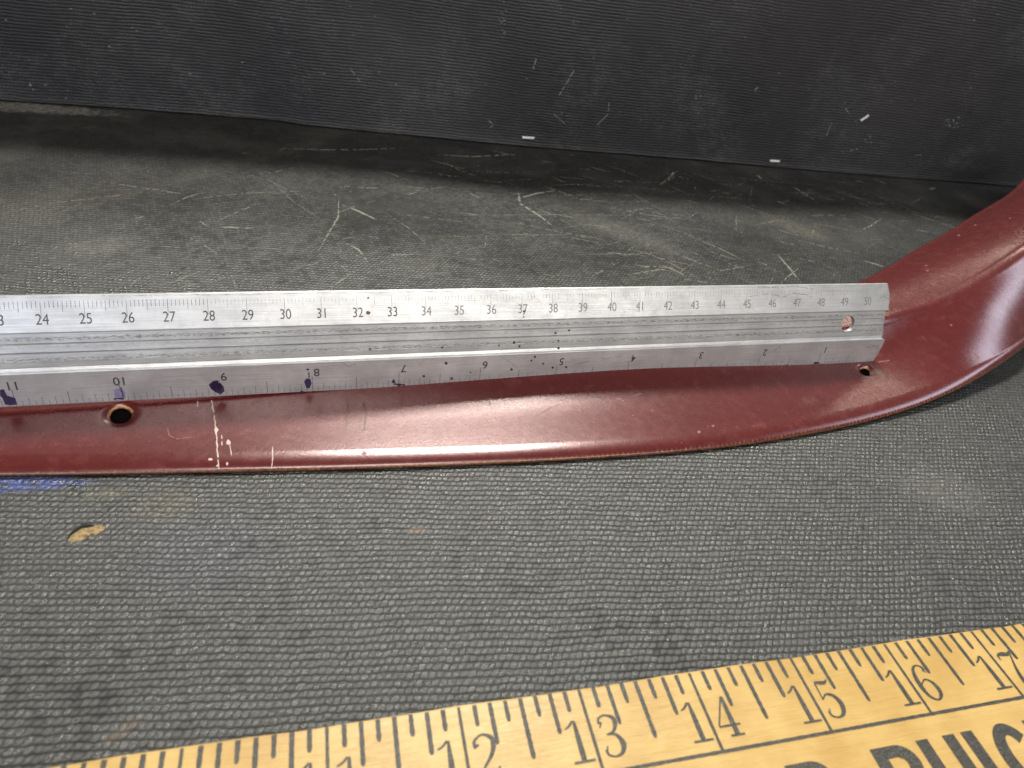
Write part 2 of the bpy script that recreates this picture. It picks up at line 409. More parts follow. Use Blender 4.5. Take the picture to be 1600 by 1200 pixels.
# crumbs of grit lying in the weave
grit_m = mat_simple('grit', (0.55, 0.50, 0.40), 0.8, var=.4, nscale=2500)
vs = []; fs = []
for k in range(110):
    if k < 14: P = ground(*[(696, 1015), (1043, 1000), (1428, 850), (885, 763), (1040, 975), (1428, 662), (1195, 980), (346, 1013), (790, 812), (610, 976), (675, 985), (662, 1013), (1488, 905), (1365, 838)][k])
    else: P = ground(random.uniform(0, 1600), random.uniform(250, 1080))
    r = random.uniform(.10, .22) if k >= 14 else random.uniform(.16, .3)
    b = len(vs)
    for (x, y, z) in ((1, 0, 0), (0, 1, 0), (-1, 0, 0), (0, -1, 0), (0, 0, .9), (0, 0, -.3)):
        vs.append((P.x + x * r * random.uniform(.6, 1.5), P.y + y * r * random.uniform(.6, 1.3), .15 + z * r))
    for t_ in ((0, 1, 4), (1, 2, 4), (2, 3, 4), (3, 0, 4), (1, 0, 5), (2, 1, 5), (3, 2, 5), (0, 3, 5)): fs.append(tuple(b + i for i in t_))
tag(mesh_obj('grit', vs, fs, grit_m, bench), kind='stuff')

# the torn spot with tan backing at the left
tan_m = NT('torn_backing'); tc_ = tan_m.new('ShaderNodeTexCoord').outputs['Object']
nn = tan_m.noise(tc_, 1100, 4, .7)
tan_m.l.new(tan_m.ramp(nn, [(0.3, (0.035, 0.022, 0.01)), (0.5, (0.23, 0.155, 0.07)), (0.75, (0.42, 0.31, 0.17))]), tan_m.b.inputs['Base Color'])
tan_m.b.inputs['Roughness'].default_value = .85; tan_m.l.new(tan_m.bump(nn, .0006), tan_m.b.inputs['Normal'])
out = [(106, 845), (110, 838), (118, 831), (128, 825), (140, 823), (150, 821), (158, 820), (164, 823), (162, 829), (155, 833), (150, 836), (144, 834), (138, 837), (133, 842), (124, 845), (114, 847)]
pts = [ground(*p, .06) for p in out]; cen = sum(pts, Vector()) / len(pts)
vs = [tuple(cen + Vector((0, 0, .25)))] + [tuple(p) for p in pts]; fs = [(0, 1 + i, 1 + (i + 1) % len(pts)) for i in range(len(pts))]
mesh_obj('torn_patch', vs, fs, tan_m.m, bench)
lipm = mat_simple('torn_lip', (0.006, 0.006, 0.006), .8)
lip = [ground(*p) for p in [(104, 843), (110, 836), (119, 829), (129, 823), (139, 822), (147, 822)]]
vs = []; fs = []
for i, p in enumerate(lip):
    k = math.sin(math.pi * (i + .3) / len(lip)); s = Vector((-.35, .9, 0)) * (.9 * k + .1)
    for q in (p + s + Vector((0, 0, .02)), p + s * .35 + Vector((0, 0, .75 * k)), p - s * .55 + Vector((0, 0, .45 * k)), p - s * .3 + Vector((0, 0, .08))): vs.append(tuple(q))
for i in range(len(lip) - 1):
    for e in range(3): a = i * 4 + e; fs.append((a, a + 4, a + 5, a + 1))
mesh_obj('torn_edge', vs, fs, lipm, bench, smooth=True)

# ------------------------------------------------------------------ the dark red trim
EC = [(-208.76, 91.93, 0.0), (-187.53, 97.35, 0.0), (-163.26, 103.55, 0.0), (-139.0, 109.74, 0.0), (-114.74, 115.94, 0.0), (-90.49, 122.2, 0.0), (-66.29, 128.63, 0.0), (-42.14, 135.23, 0.0), (-18.06, 142.12, 0.0), (5.9, 149.39, 0.0), (29.72, 157.1, 0.0), (53.35, 165.35, 0.0), (76.53, 174.76, 0.0), (99.15, 185.47, 0.01), (121.3, 197.12, 0.27), (142.76, 209.92, 1.25), (163.26, 224.16, 2.76), (182.53, 239.96, 4.55), (200.86, 256.9, 6.43), (218.35, 274.71, 8.2), (234.93, 293.37, 9.85), (250.58, 312.84, 11.38), (265.23, 333.08, 12.79), (278.85, 354.03, 14.1), (291.44, 375.62, 15.32), (303.26, 397.66, 16.48), (313.9, 420.3, 17.5), (323.5, 443.3, 18.4)]
EC = [Vector(p) for p in EC]
def catmull(P, n):
    out = []
    for i in range(len(P) - 1):
        p0 = P[max(i - 1, 0)]; p1 = P[i]; p2 = P[i + 1]; p3 = P[min(i + 2, len(P) - 1)]
        for k in range(n):
            t = k / n
            out.append(.5 * ((2 * p1) + (p2 - p0) * t + (2 * p0 - 5 * p1 + 4 * p2 - p3) * t * t + (3 * p1 - p0 - 3 * p2 + p3) * t ** 3))
    out.append(P[-1]); return out
ED = catmull(EC, 20)
SL = [0.0]
for a, b in zip(ED, ED[1:]): SL.append(SL[-1] + (b - a).length)
def table(tb, s):
    if s <= tb[0][0]: return tb[0][1:]
    for a, b in zip(tb, tb[1:]):
        if s <= b[0]:
            t = (s - a[0]) / (b[0] - a[0]); t = t * t * (3 - 2 * t) * .5 + t * .5
            return tuple(x + (y - x) * t for x, y in zip(a[1:], b[1:]))
    return tb[-1][1:]
CT = [(300, 38.0, 9.5), (400, 35.6, 13.0), (426, 30.0, 19.0), (452, 27.0, 25.0), (481, 24.0, 32.0), (520, 21.5, 36.5), (670, 18.0, 41.0)]
TT = [(300, 54.0, 8.5), (416, 59.4, 12.0), (478, 60.4, 17.0), (538, 55.3, 22.0), (616, 41.2, 28.0), (670, 34.0, 31.0)]
def soft(tb, s):
    ws = [(d_, math.exp(-(d_ / 18.0) ** 2)) for d_ in range(-40, 41, 5)]; W = sum(w for _, w in ws)
    v = [table(tb, s + d_) for d_, _ in ws]
    return tuple(sum(x[i] * w for x, (_, w) in zip(v, ws)) / W for i in range(2))
def section(s, ez):
    wc, zc = soft(CT, s); wt, zt = soft(TT, s)
    k = min(1, max(0, (s - 372) / 75)); k = k * k * (3 - 2 * k); P = []
    z0 = ez
    P += [(1.2, z0 + .05), (.45, z0 + .12), (.1, z0 + .5), (0, z0 + .8), (.12, z0 + 1.15), (.42, z0 + 1.5), (1.0, z0 + 1.85), (1.8, z0 + 2.18), (2.8, z0 + 2.45), (4.0, z0 + 2.66), (5.4, z0 + 2.8)]
    P = [(w * (1 - .6 * k), z0 + (z - z0) * (1 + .45 * k)) for w, z in P]
    w0 = P[-1][0]; zb = P[-1][1]; lin = .04 + .90 * k; bulge = k * 3.0
    r1 = 2.2 + 1.0 * k; tm = 1 - r1 / wc; r = 2.0 + 1.6 * k
    def fl(t):
        g = lin * t + (1 - lin) * t ** (5.2 - 3.0 * k)
        return (w0 + (wc - w0) * t, zb + (zc - zb) * g + bulge * math.sin(math.pi * t) * (1 - .2 * t))
    for i in range(1, 41): P.append(fl(tm * i / 40))
    # rounded crest, then the upper face falling gently away
    tx, tz = wt - wc, zt - zc; L = math.hypot(tx, tz); tx /= L; tz /= L
    c0 = P[-1]; c1 = (wc + .1, zc + .25); c2 = (wc + tx * r, zc + tz * r)
    for i in range(1, 13):
        t = i / 13
        P.append(((1 - t) ** 2 * c0[0] + 2 * t * (1 - t) * c1[0] + t * t * c2[0], (1 - t) ** 2 * c0[1] + 2 * t * (1 - t) * c1[1] + t * t * c2[1]))
    for i in range(0, 15):
        t = i / 14; m = r + (L - r - .8) * t
        P.append((wc + tx * m, zc + tz * m + (.5 + 1.0 * k) * math.sin(math.pi * t)))
    P += [(wt + .1, zt), (wt + .8, zt - .15), (wt + 1.5, zt - .6), (wt + 1.9, zt - 1.4), (wt + 2.0, zt - 5)]
    return P
vs = []; fs = []; uv = []
NS = len(ED); K = None
for i, e in enumerate(ED):
    a = ED[max(i - 1, 0)]; b = ED[min(i + 1, NS - 1)]
    t = (b - a); t.z = 0; t.normalize(); nrm = Vector((-t.y, t.x, 0))
    S = section(SL[i], e.z); K = len(S); vl = 0
    for j, (w, z) in enumerate(S):
        if j: vl += math.hypot(w - S[j - 1][0], z - S[j - 1][1])
        vs.append((e.x + nrm.x * w, e.y + nrm.y * w, z)); uv.append((SL[i] / 100, vl / 100))
for i in range(NS - 1):
    for j in range(K - 1):
        a = i * K + j; fs.append((a, a + K, a + K + 1, a + 1))
# front surface lookup
BV = BVHTree.FromPolygons([Vector(v) for v in vs], fs)
def on_trim(px, py):
    w = ray(px, py).normalized(); h = BV.ray_cast(CAM, w); return h[0], h[1]
H1, N1 = on_trim(188, 648); H2, N2 = on_trim(1353, 579)
if N1.z < 0: N1 = -N1
if N2.z < 0: N2 = -N2
N1 = (N1 + (CAM - H1).normalized() * .8).normalized(); N2 = (N2 + (CAM - H2).normalized() * .5).normalized()
HOLES = ((H1, N1, 2.65), (H2, N2, 1.75))

def red_paint():
    t = NT('dark_red_paint'); tc = t.new('ShaderNodeTexCoord'); p = t.vmath('SCALE', tc.outputs['Object'], scale=1000.0)
    U, V, _ = t.sep(tc.outputs['UV']); v = t.math('MULTIPLY', V, 100.0); u = t.math('MULTIPLY', U, 100.0)
    base = t.mix(t.noise(p, .06, 4, .6), (0.068, 0.0060, 0.0060), (0.094, 0.0088, 0.0082))
    fl = t.sstep(t.noise(p, 3.2, 2, .6), .62, .78)
    base = t.mix(t.math('MULTIPLY', fl, .38), base, (0.26, 0.06, 0.05))
    dustf = t.math('MULTIPLY', t.sstep(t.noise(p, .22, 4, .65), .50, .78), .25)
    base = t.mix(dustf, base, (0.22, 0.07, 0.065))
    # rubbed-through nose: brown primer with a stippled upper limit
    wob = t.math('MULTIPLY', t.math('SUBTRACT', t.noise(t.comb(u, 0.0, 0.0), .55, 3, .6), .5), .9)
    dots = t.math('MULTIPLY', t.math('MULTIPLY', t.math('SINE', t.math('MULTIPLY', u, 3.9)), .55), t.sstep(u, 215.0, 260.0))
    edge = t.math('SUBTRACT', 1.0, t.sstep(t.math('ADD', t.math('ADD', v, wob), dots), 2.25, 2.6))
    rn = t.noise(p, 1.6, 4, .7)
    brown = t.ramp(rn, [(0.35, (0.085, 0.028, 0.016)), (0.55, (0.17, 0.06, 0.025)), (0.7, (0.36, 0.17, 0.06))])
    base = t.mix(t.math('MULTIPLY', edge, t.sstep(t.noise(p, .9, 3), .30, .5)), base, brown)
    t.l.new(base, t.b.inputs['Base Color'])
    t.b.inputs['Metallic'].default_value = 0.18
    ro = t.math('ADD', t.math('MULTIPLY', t.noise(p, .35, 3), .12), .21)
    t.l.new(ro, t.b.inputs['Roughness'])
    t.b.inputs['Coat Weight'].default_value = 0.55; t.b.inputs['Coat Roughness'].default_value = 0.19
    h = t.math('ADD', t.math('MULTIPLY', t.noise(p, 2.0, 2, .45), .7), t.math('MULTIPLY', t.noise(p, 4.0, 2), .2))
    bn = t.bump(h, .000035); t.l.new(bn, t.b.inputs['Normal']); t.l.new(bn, t.b.inputs['Coat Normal'])
    return t.m
red = red_paint()
trim = empty('trim_panel', (ED[120].x, ED[120].y, 0))
tag(trim, 'long curved dark red painted trim piece with screw holes, lying under the metal ruler', 'trim', kind='thing')
# dimple the paint surface round the holes
def dimple(v):
    P = Vector(v)
    for (H, N, r) in HOLES:
        dv = P - H; dd = dv - N * dv.dot(N); q = dd.length
        if q < r * 2.6 and abs(dv.dot(N)) < 5:
            k = (1 - min(1, max(0, (q - r * .8) / (r * 1.25)))); k = k * k * (3 - 2 * k)
            P = P - N * k * 1.3
    return P
fine_v = []; fine_f = []; fine_uv = []
# only the neighbourhood of the holes needs more loops: subdivide along the length there
idx = []; 
for i in range(NS - 1):
    near = any((ED[i] - H).length < 34 and abs((H - ED[i]).dot((ED[i + 1] - ED[i]).normalized())) < 7 for (H, N, r) in HOLES)
    idx += [(i, k / 4) for k in range(4)] if near else [(i, 0.0)]
idx.append((NS - 2, 1.0))
for (i, k) in idx:
    near = k > 0 or True
    for j in range(K):
        a = Vector(vs[i * K + j]); b = Vector(vs[(i + 1) * K + j]); ua = uv[i * K + j]; ub = uv[(i + 1) * K + j]
        fine_v.append(a.lerp(b, k)); fine_uv.append((ua[0] + (ub[0] - ua[0]) * k, ua[1] + (ub[1] - ua[1]) * k))
# split rows too (twice as many) so the dimples are round
V2 = []; UV2 = []; KK = 2 * K - 1
for r_ in range(len(idx)):
    for j in range(K):
        V2.append(fine_v[r_ * K + j]); UV2.append(fine_uv[r_ * K + j])
        if j < K - 1:
            V2.append((fine_v[r_ * K + j] + fine_v[r_ * K + j + 1]) / 2); UV2.append(tuple((p + q) / 2 for p, q in zip(fine_uv[r_ * K + j], fine_uv[r_ * K + j + 1])))
for r_ in range(len(idx) - 1):
    for j in range(KK - 1):
        a = r_ * KK + j; fine_f.append((a, a + KK, a + KK + 1, a + 1))
body = mesh_obj('body', [tuple(dimple(v)) for v in V2], fine_f, red, trim, smooth=True, uvs=UV2)
BV = BVHTree.FromPolygons([dimple(v) for v in V2], fine_f)
so = body.modifiers.new('thickness', 'SOLIDIFY'); so.thickness = 1.4 * MM; so.offset = 1.0
# which way is "inside"?
n_test = body.data.polygons[KK * 60 + 40].normal
so.offset = -1.0 if n_test.z > 0 else 1.0
def cutter(P, N, r, L, parent_loc):
    bm = bmesh.new(); bmesh.ops.create_cone(bm, cap_ends=True, segments=48, radius1=r * MM, radius2=r * MM, depth=L * MM)
    R_ = N.to_track_quat('Z', 'Y').to_matrix().to_4x4(); R_.translation = P * MM
    bmesh.ops.transform(bm, matrix=R_, verts=bm.verts)
    me = bpy.data.meshes.new('cut'); bm.to_mesh(me); bm.free()
    o = bpy.data.objects.new('cut', me); COL.objects.link(o); return o
def bake_cuts(obj, cuts):
    for c in cuts:
        m = obj.modifiers.new('hole', 'BOOLEAN'); m.operation = 'DIFFERENCE'; m.solver = 'EXACT'; m.object = c
    bpy.context.view_layer.update()
    dg = bpy.context.evaluated_depsgraph_get(); me = bpy.data.meshes.new_from_object(obj.evaluated_get(dg), depsgraph=dg)
    obj.modifiers.clear(); old = obj.data; obj.data = me; me.name = obj.name
    for c in cuts: bpy.data.objects.remove(c)
bake_cuts(body, [cutter(H - N * 1.0, N, r, 12, None) for (H, N, r) in HOLES])
# worn eyelets in the holes
rimt = NT('worn_hole_rim'); rc = rimt.new('ShaderNodeTexCoord').outputs['Object']
rn = rimt.noise(rc, 900, 4, .7)
rimt.l.new(rimt.ramp(rn, [(.3, (.10, .035, .015)), (.55, (.30, .14, .06)), (.8, (.42, .30, .18))]), rimt.b.inputs['Base Color'])
rimt.b.inputs['Roughness'].default_value = .28; rimt.b.inputs['Metallic'].default_value = .45; rimt.l.new(rimt.bump(rn, .0002), rimt.b.inputs['Normal'])
inner = mat_simple('hole_shade_black', (.002, .0015, .0015), .9, spec=.05)
def lathe(name, P, N, prof, m, parent, seg=48):
    R_ = N.to_track_quat('Z', 'Y').to_matrix(); vs = []; fs = []
    for (r, h) in prof:
        for k in range(seg):
            a = 2 * math.pi * k / seg; vs.append(tuple(P + R_ @ Vector((r * math.cos(a), r * math.sin(a), h))))
    for j in range(len(prof) - 1):
        for k in range(seg): fs.append((j * seg + k, j * seg + (k + 1) % seg, (j + 1) * seg + (k + 1) % seg, (j + 1) * seg + k))
    return mesh_obj(name, vs, fs, m, parent, smooth=True)
for (H, N, r) in HOLES:
    lathe('screw_hole', H, N, [(r * 1.30, -1.06), (r * 1.18, -1.12), (r * 1.05, -1.22), (r * .98, -1.5), (r * .97, -3.2)], rimt.m, trim)
    lathe('hole_dark_cap', H, N, [(r * .965, -1.25), (r * .96, -1.9), (.01, -1.95)], inner, trim)  # black cup closes the hole, its dark depth put into the colour
# paint damage on the trim
def decal(name, polys, m, parent, surf, lift=.05, each=False):
    if each:
        for q in polys: decal(name, [q], m, parent, surf, lift)
        return
    vs = []; fs = []
    for poly in polys:
        P = [surf(*q) for q in poly]
        if any(p[0] is None for p in P): continue
        b = len(vs)
        for (c, n) in P:
            nn_ = n if n.dot(CAM - c) > 0 else -n
            vs.append(tuple(c + nn_ * lift))
        fs.append(tuple(range(b, b + len(P))))
    o = mesh_obj(name, vs, fs, m, parent)
    if len(fs) > 1: o['kind'] = 'stuff'
    return o
def ribbon(pts, w, gap=0.0, jit=.5, step=3.0):
    out = []; Q = []
    for a, b in zip(pts, pts[1:]):
        n = max(2, int(math.hypot(b[0] - a[0], b[1] - a[1]) / step))
        for k in range(n): Q.append((a[0] + (b[0] - a[0]) * k / n + random.uniform(-jit, jit), a[1] + (b[1] - a[1]) * k / n))
    Q.append(pts[-1])
    W = [w * random.uniform(.5, 1.2) for _ in Q]
    for i in range(len(Q) - 1):
        if random.random() < gap: continue
        (x0, y0), (x1, y1) = Q[i], Q[i + 1]; L = math.hypot(x1 - x0, y1 - y0) or 1; nx_, ny_ = -(y1 - y0) / L, (x1 - x0) / L
        out.append([(x0 + nx_ * W[i], y0 + ny_ * W[i]), (x0 - nx_ * W[i], y0 - ny_ * W[i]), (x1 - nx_ * W[i + 1], y1 - ny_ * W[i + 1]), (x1 + nx_ * W[i + 1], y1 + ny_ * W[i + 1])])
    return out
def blob(cx_, cy_, rx, ry, n=10, jag=.3):
    return [(cx_ + rx * math.cos(6.283 * k / n) * random.uniform(1 - jag, 1 + jag), cy_ + ry * math.sin(6.283 * k / n) * random.uniform(1 - jag, 1 + jag)) for k in range(n)]
white_sc = mat_simple('chipped_primer', (0.44, 0.35, 0.30), .6, var=.3, nscale=900)
dark_sc = mat_simple('dark_crack', (0.030, 0.008, 0.008), .5)
pink_sc = mat_simple('rubbed_paint', (0.21, 0.06, 0.055), .5, var=.3, nscale=900)
P_ = ribbon([(330, 626), (334, 645), (337, 668), (339, 690), (340, 712), (342, 733)], 1.2, .12, .8)
P_ += ribbon([(346, 680), (347, 696)], .8, .1) + [blob(357, 691, 3.2, 4.2), blob(338, 672, 3.2, 4.5), blob(355, 725, 1.5, 3), blob(329, 718, 3.5, 2), blob(340, 728, 2.3, 2)] + ribbon([(359, 693), (362, 712)], .8, .1)
P_ += ribbon([(426, 698), (426, 716), (424, 732)], .8, .1) + ribbon([(309, 627), (309, 642)], .7, .3)
decal('paint_chip', P_, white_sc, trim, on_trim)
P_ = ribbon([(262, 668), (264, 680), (275, 686), (300, 683)], .9, .1) + [blob(569, 708, 4, 3.5), blob(1486, 508, 2, 1.4), blob(1092, 675, 2.5, 2), blob(1114, 666, 2.2, 1.8)]
P_ += ribbon([(1524, 553), (1531, 561)], 1.0, 0) + ribbon([(962, 622), (975, 627)], 1.0, .3) + ribbon([(986, 620), (1005, 614)], .8, .4) + ribbon([(1372, 566), (1390, 563)], .7, .3)
P_ += [blob(random.uniform(20, 1380), random.uniform(640, 705), random.uniform(.6, 1.3), random.uniform(.5, 1.1), 6) for _ in range(45)]
P_ += [blob(1498, 368, 2.4, 1.0), blob(1524, 352, 2, .8), blob(1447, 415, 2.2, .8), blob(1449, 423, 2, .8), blob(1578, 341, 1.5, .7)]
decal('rub_spot', P_, pink_sc, trim, on_trim)
P_ = ribbon([(568, 630), (572, 642), (571, 655), (569, 672)], 1.1, 0) + [blob(569, 631, 1.8, 1.5)]
P_ += ribbon([(540, 620), (543, 634), (542, 655), (541, 672)], .5, .2) + ribbon([(835, 652), (855, 640), (873, 632)], .5, .2) + ribbon([(762, 618), (768, 640)], .5, .3)
decal('paint_crack', P_, dark_sc, trim, on_trim)

# ------------------------------------------------------------------ the metal ruler
YAW, SLOPE = 0.352655, -0.002180
ax = Vector((math.cos(YAW) * math.cos(SLOPE), math.sin(YAW) * math.cos(SLOPE), math.sin(SLOPE)))
an = Vector((-math.sin(YAW), math.cos(YAW), 0)); au = ax.cross(an)
RO = Vector((120.5064, 236.3941, 31.2070))                         # the 50 cm mark on the upper band
TC_, TI_ = 1.019483, 1.473366
bc = -(an * math.cos(TC_) + au * math.sin(TC_)); bi = -(an * math.cos(TI_) + au * math.sin(TI_))
IOFF = 9.714279
RI = RO - an * 8.465409 - au * 20.607281 + ax * IOFF               # inch zero
nc = ax.cross(bc).normalized(); ni = ax.cross(bi).normalized()
if nc.dot(CAM - RO) < 0: nc = -nc
if ni.dot(CAM - RI) < 0: ni = -ni
A = RO + bc * -1.75; B = RO + bc * 8.25; Cc = RI - ax * IOFF + bi * -3.5; D = RI - ax * IOFF + bi * 6.55
ch = (Cc - B); CHL = ch.length; ch.normalize(); nch = ax.cross(ch).normalized()
if nch.dot(CAM - B) < 0: nch = -nch
END = 9.6
RL = -512 + END
rul = empty('metal_ruler', tuple(RO + ax * -150 + Vector((0, 0, -26))))
tag(rul, 'silver aluminium ruler with centimetre and inch scales resting on the dark red trim', 'ruler')
# profile (point, end offset), going down the face then round the back
prof = []
def pp(P, e): prof.append((P, e))
pp(A - nc * .7 , -1.8); pp(A - nc * .25 + bc * .03, -1.0); pp(A + bc * .35, -.7)
for k in range(1, 9): pp(A + bc * (.35 + 9.35 * k / 9), -.7 + 1.1 * math.sin(math.pi * k / 9 * .8))
pp(B - bc * .28, .5); pp(B - bc * .06 - nc * .12, .5); pp(B - nc * .55, .4)
pp(B + ch * .05 - nch * .62, -.6)
def groove(s, dpt, wd, base):
    e = -.7
    pp(B + ch * (s - wd) - nch * base, e); pp(B + ch * s - nch * (base + dpt), e); pp(B + ch * (s + wd) - nch * base, e)
b0 = .60
for s in (1.05,): groove(s, .05, .06, b0)
groove(2.95, .42, .2, b0); groove(5.35, .42, .2, b0 - .05)
pp(B + ch * 7.6 - nch * (b0 - .05), -.7); pp(B + ch * 7.75 - nch * (b0 + .1), -.7); pp(B + ch * 7.95 - nch * (b0 - .22), -.7)
pp(B + ch * 9.1 - nch * (b0 - .12), -.6); pp(B + ch * 9.35 - nch * (b0 - .02), -.6); pp(B + ch * 10.2 - nch * .3, -.4); pp(B + ch * (CHL - .25) - nch * .02, 0)
pp(Cc + bi * .02 + ni * .02, .6); pp(Cc + bi * .3, 1.1)
for k in range(1, 9): pp(Cc + bi * (.3 + 9.2 * k / 9), 1.1 + .4 * math.sin(k / 9 * 3.1) - .8 * k / 9)
pp(D - bi * .35, .5); pp(D - bi * .08 - ni * .15, .3); pp(D - ni * .8 - bi * .05, .2)
pp(D - ni * 1.5 - bi * .4, .2); pp(Cc - ni * 1.7, 0); pp(B - nch * 2.2, 0); pp(A - nc * 1.6, -1)
def jag(i, j): return random.uniform(-.12, .12) if i == 0 else 0
vs = []; fs = []; uvr = []
us = [END, END - .25, END - .9, END - 3, END - 8, END - 16, END - 30] + [END - 30 - 12 * k for k in range(1, 41)]
PL = 0; plen = [0]
for a_, b_ in zip(prof, prof[1:]): plen.append(plen[-1] + (b_[0] - a_[0]).length)
for i, u_ in enumerate(us):
    w_ = max(0, 1 - (END - u_) / 12)
    for j, (P, e) in enumerate(prof):
        inset = -nch * (.22 if i == 0 else .05 if i == 1 else 0) if j < len(prof) - 4 else Vector()
        q = P + ax * (u_ + e * w_ + jag(i, j)) + inset * (1 if i < 2 else 0)
        vs.append(tuple(q)); uvr.append((u_ / 100, plen[j] / 100))
KP = len(prof)
for i in range(len(us) - 1):
    for j in range(KP):
        a = i * KP + j; b = i * KP + (j + 1) % KP; fs.append((a, b, b + KP, a + KP))
fs.append(tuple(range(KP - 1, -1, -1))); L0 = (len(us) - 1) * KP; fs.append(tuple(range(L0, L0 + KP)))
def ruler_metal():
    t = NT('brushed_aluminium'); tc = t.new('ShaderNodeTexCoord'); U, V, _ = t.sep(tc.outputs['UV'])
    u = t.math('MULTIPLY', U, 100.0); v = t.math('MULTIPLY', V, 100.0)
    pl = t.comb(u, v, 0.0)
    brush = t.noise(t.comb(t.math('MULTIPLY', u, .05), t.math('MULTIPLY', v, 6.0), 0.0), 1.0, 4, .7)
    cloud = t.noise(pl, .09, 4, .6); patch = t.noise(pl, .35, 4, .65)
    base = t.mix(t.sstep(t.math('ADD', t.math('MULTIPLY', brush, .6), t.math('MULTIPLY', cloud, .4)), .34, .66), (0.40, 0.405, 0.415), (0.66, 0.665, 0.67))
    base = t.mix(t.math('MULTIPLY', t.sstep(patch, .48, .72), .28), base, (0.42, 0.40, 0.39))
    # grime gathered in the channel, broken into scribbles along its length
    def band(v0, hw, amt, cur, col, sx=.35):
        d = t.math('ABSOLUTE', t.math('SUBTRACT', t.math('ADD', v, t.math('MULTIPLY', t.math('SUBTRACT', t.noise(pl, .8, 3, .7), .5), 1.4)), v0))
        k = t.math('SUBTRACT', 1.0, t.sstep(d, hw * .4, hw))
        g = t.sstep(t.noise(t.comb(t.math('MULTIPLY', u, sx), t.math('MULTIPLY', v, 1.4), 2.0), 2.0, 4, .75), .44, .62)
        return t.mix(t.math('MULTIPLY', t.math('MULTIPLY', k, g), amt), cur, col)
    base = band(12.6, .6, .85, base, (0.12, 0.115, 0.11)); base = band(19.3, .8, .8, base, (0.13, 0.12, 0.11)); base = band(15.2, .7, .4, base, (0.2, 0.19, 0.18)); base = band(17.4, .6, .4, base, (0.2, 0.19, 0.18))
    base = band(1.15, .22, .6, base, (0.1, 0.1, 0.1), .12); 
    fleck = t.sstep(t.noise(pl, 1.9, 3, .6), .70, .76)
    base = t.mix(t.math('MULTIPLY', fleck, .35), base, (0.16, 0.15, 0.14))
    t.l.new(base, t.b.inputs['Base Color']); t.b.inputs['Metallic'].default_value = 0.60
    ro = t.math('ADD', t.math('ADD', t.math('MULTIPLY', patch, .22), t.math('MULTIPLY', brush, .12)), .17)
    t.l.new(ro, t.b.inputs['Roughness'])
    h = t.math('ADD', brush, t.math('ADD', t.math('MULTIPLY', patch, 1.2), t.math('MULTIPLY', t.noise(pl, 2.5, 3), .35)))
    t.l.new(t.bump(h, .00004), t.b.inputs['Normal'])
    return t.m
alu = ruler_metal()
rb = mesh_obj('blade', vs, fs, alu, rul, uvs=uvr)
HP = on_plane(1325, 506, B - nch * .6, nch)
bake_cuts(rb, [cutter(HP, nch, 2.95, 14, None)])
lathe('hang_hole', HP, nch, [(3.0, .02), (2.93, .02), (2.88, -.15), (2.88, -1.5)], alu, rul, 56)
# printing : helper that maps (mm along, mm down the face) onto the bands
def ptop(u_, d_, l=.03): return A + ax * u_ + bc * d_ + nc * l
def pinch(k, h_, l=.03): return RI + ax * k + bi * (6.55 - h_) + ni * l       # k mm from inch zero (negative to the left), h_ above the lower edge
inkm = mat_simple('engraved_black', (0.055, 0.055, 0.06), .55, var=.6, nscale=1500)
faint = mat_simple('engraved_faded', (0.24, 0.235, 0.235), .5, .3, var=.4, nscale=1500)
def quadline(vs, fs, p0, p1, w, axd):
    b = len(vs)
    for p, s in ((p0, -1), (p0, 1), (p1, 1), (p1, -1)): vs.append(tuple(p + axd * s * w))
    fs.append((b, b + 1, b + 2, b + 3))
vs = []; fs = []; v2 = []; f2 = []
for mm_ in range(0, 501):
    u_ = mm_ - 500
    if u_ < -480: continue
    c10 = mm_ % 10 == 0; c5 = mm_ % 5 == 0
    top = 1.75 + random.uniform(-.1, .1); bot = 6.2 if c10 else 4.5 if c5 else 3.55
    fade = mm_ > 279 and not c10
    if fade and random.random() < .13: continue
    if fade: top += random.uniform(0, .5); bot -= random.uniform(0, .5)
    t_ = random.uniform(.045, .065) if not fade else random.uniform(.03, .05)
    tv, tf = (v2, f2) if fade or (c10 and mm_ > 300 and mm_ not in (400,)) else (vs, fs)
    quadline(tv, tf, ptop(u_, top), ptop(u_, bot), t_, ax)
tag(mesh_obj('centimetre_scale', vs, fs, inkm, rul), kind='stuff'); tag(mesh_obj('millimetre_ticks', v2, f2, faint, rul), 'faded millimetre ticks on the right half', kind='stuff')
vs = []; fs = []
for s_ in range(0, 16 * 19 + 1):
    k = -s_ * 25.4 / 16
    h1 = 5.3 if s_ % 16 == 0 else 4.3 if s_ % 8 == 0 else 2.9 if s_ % 2 == 0 else 1.75
    if s_ % 16 == 0: h1 = 5.6
    quadline(vs, fs, pinch(k, .45 if s_ % 2 == 0 else .35), pinch(k, h1), .07 if s_ % 8 == 0 else .05, ax)
tag(mesh_obj('inch_scale', vs, fs, inkm, rul), kind='stuff')
def text_mesh(s, size, bold=0.0):
    cu = bpy.data.curves.new('t', 'FONT'); cu.body = s; cu.size = size; cu.align_x = 'CENTER'; cu.align_y = 'BOTTOM_BASELINE'; cu.offset = bold
    o = bpy.data.objects.new('t', cu); COL.objects.link(o); bpy.context.view_layer.update()
    dg = bpy.context.evaluated_depsgraph_get(); me = bpy.data.meshes.new_from_object(o.evaluated_get(dg), depsgraph=dg)
    V = [tuple(v.co) for v in me.vertices]; Fc = [tuple(p.vertices) for p in me.polygons]
    bpy.data.objects.remove(o); bpy.data.curves.remove(cu); return V, Fc
CAPH = None
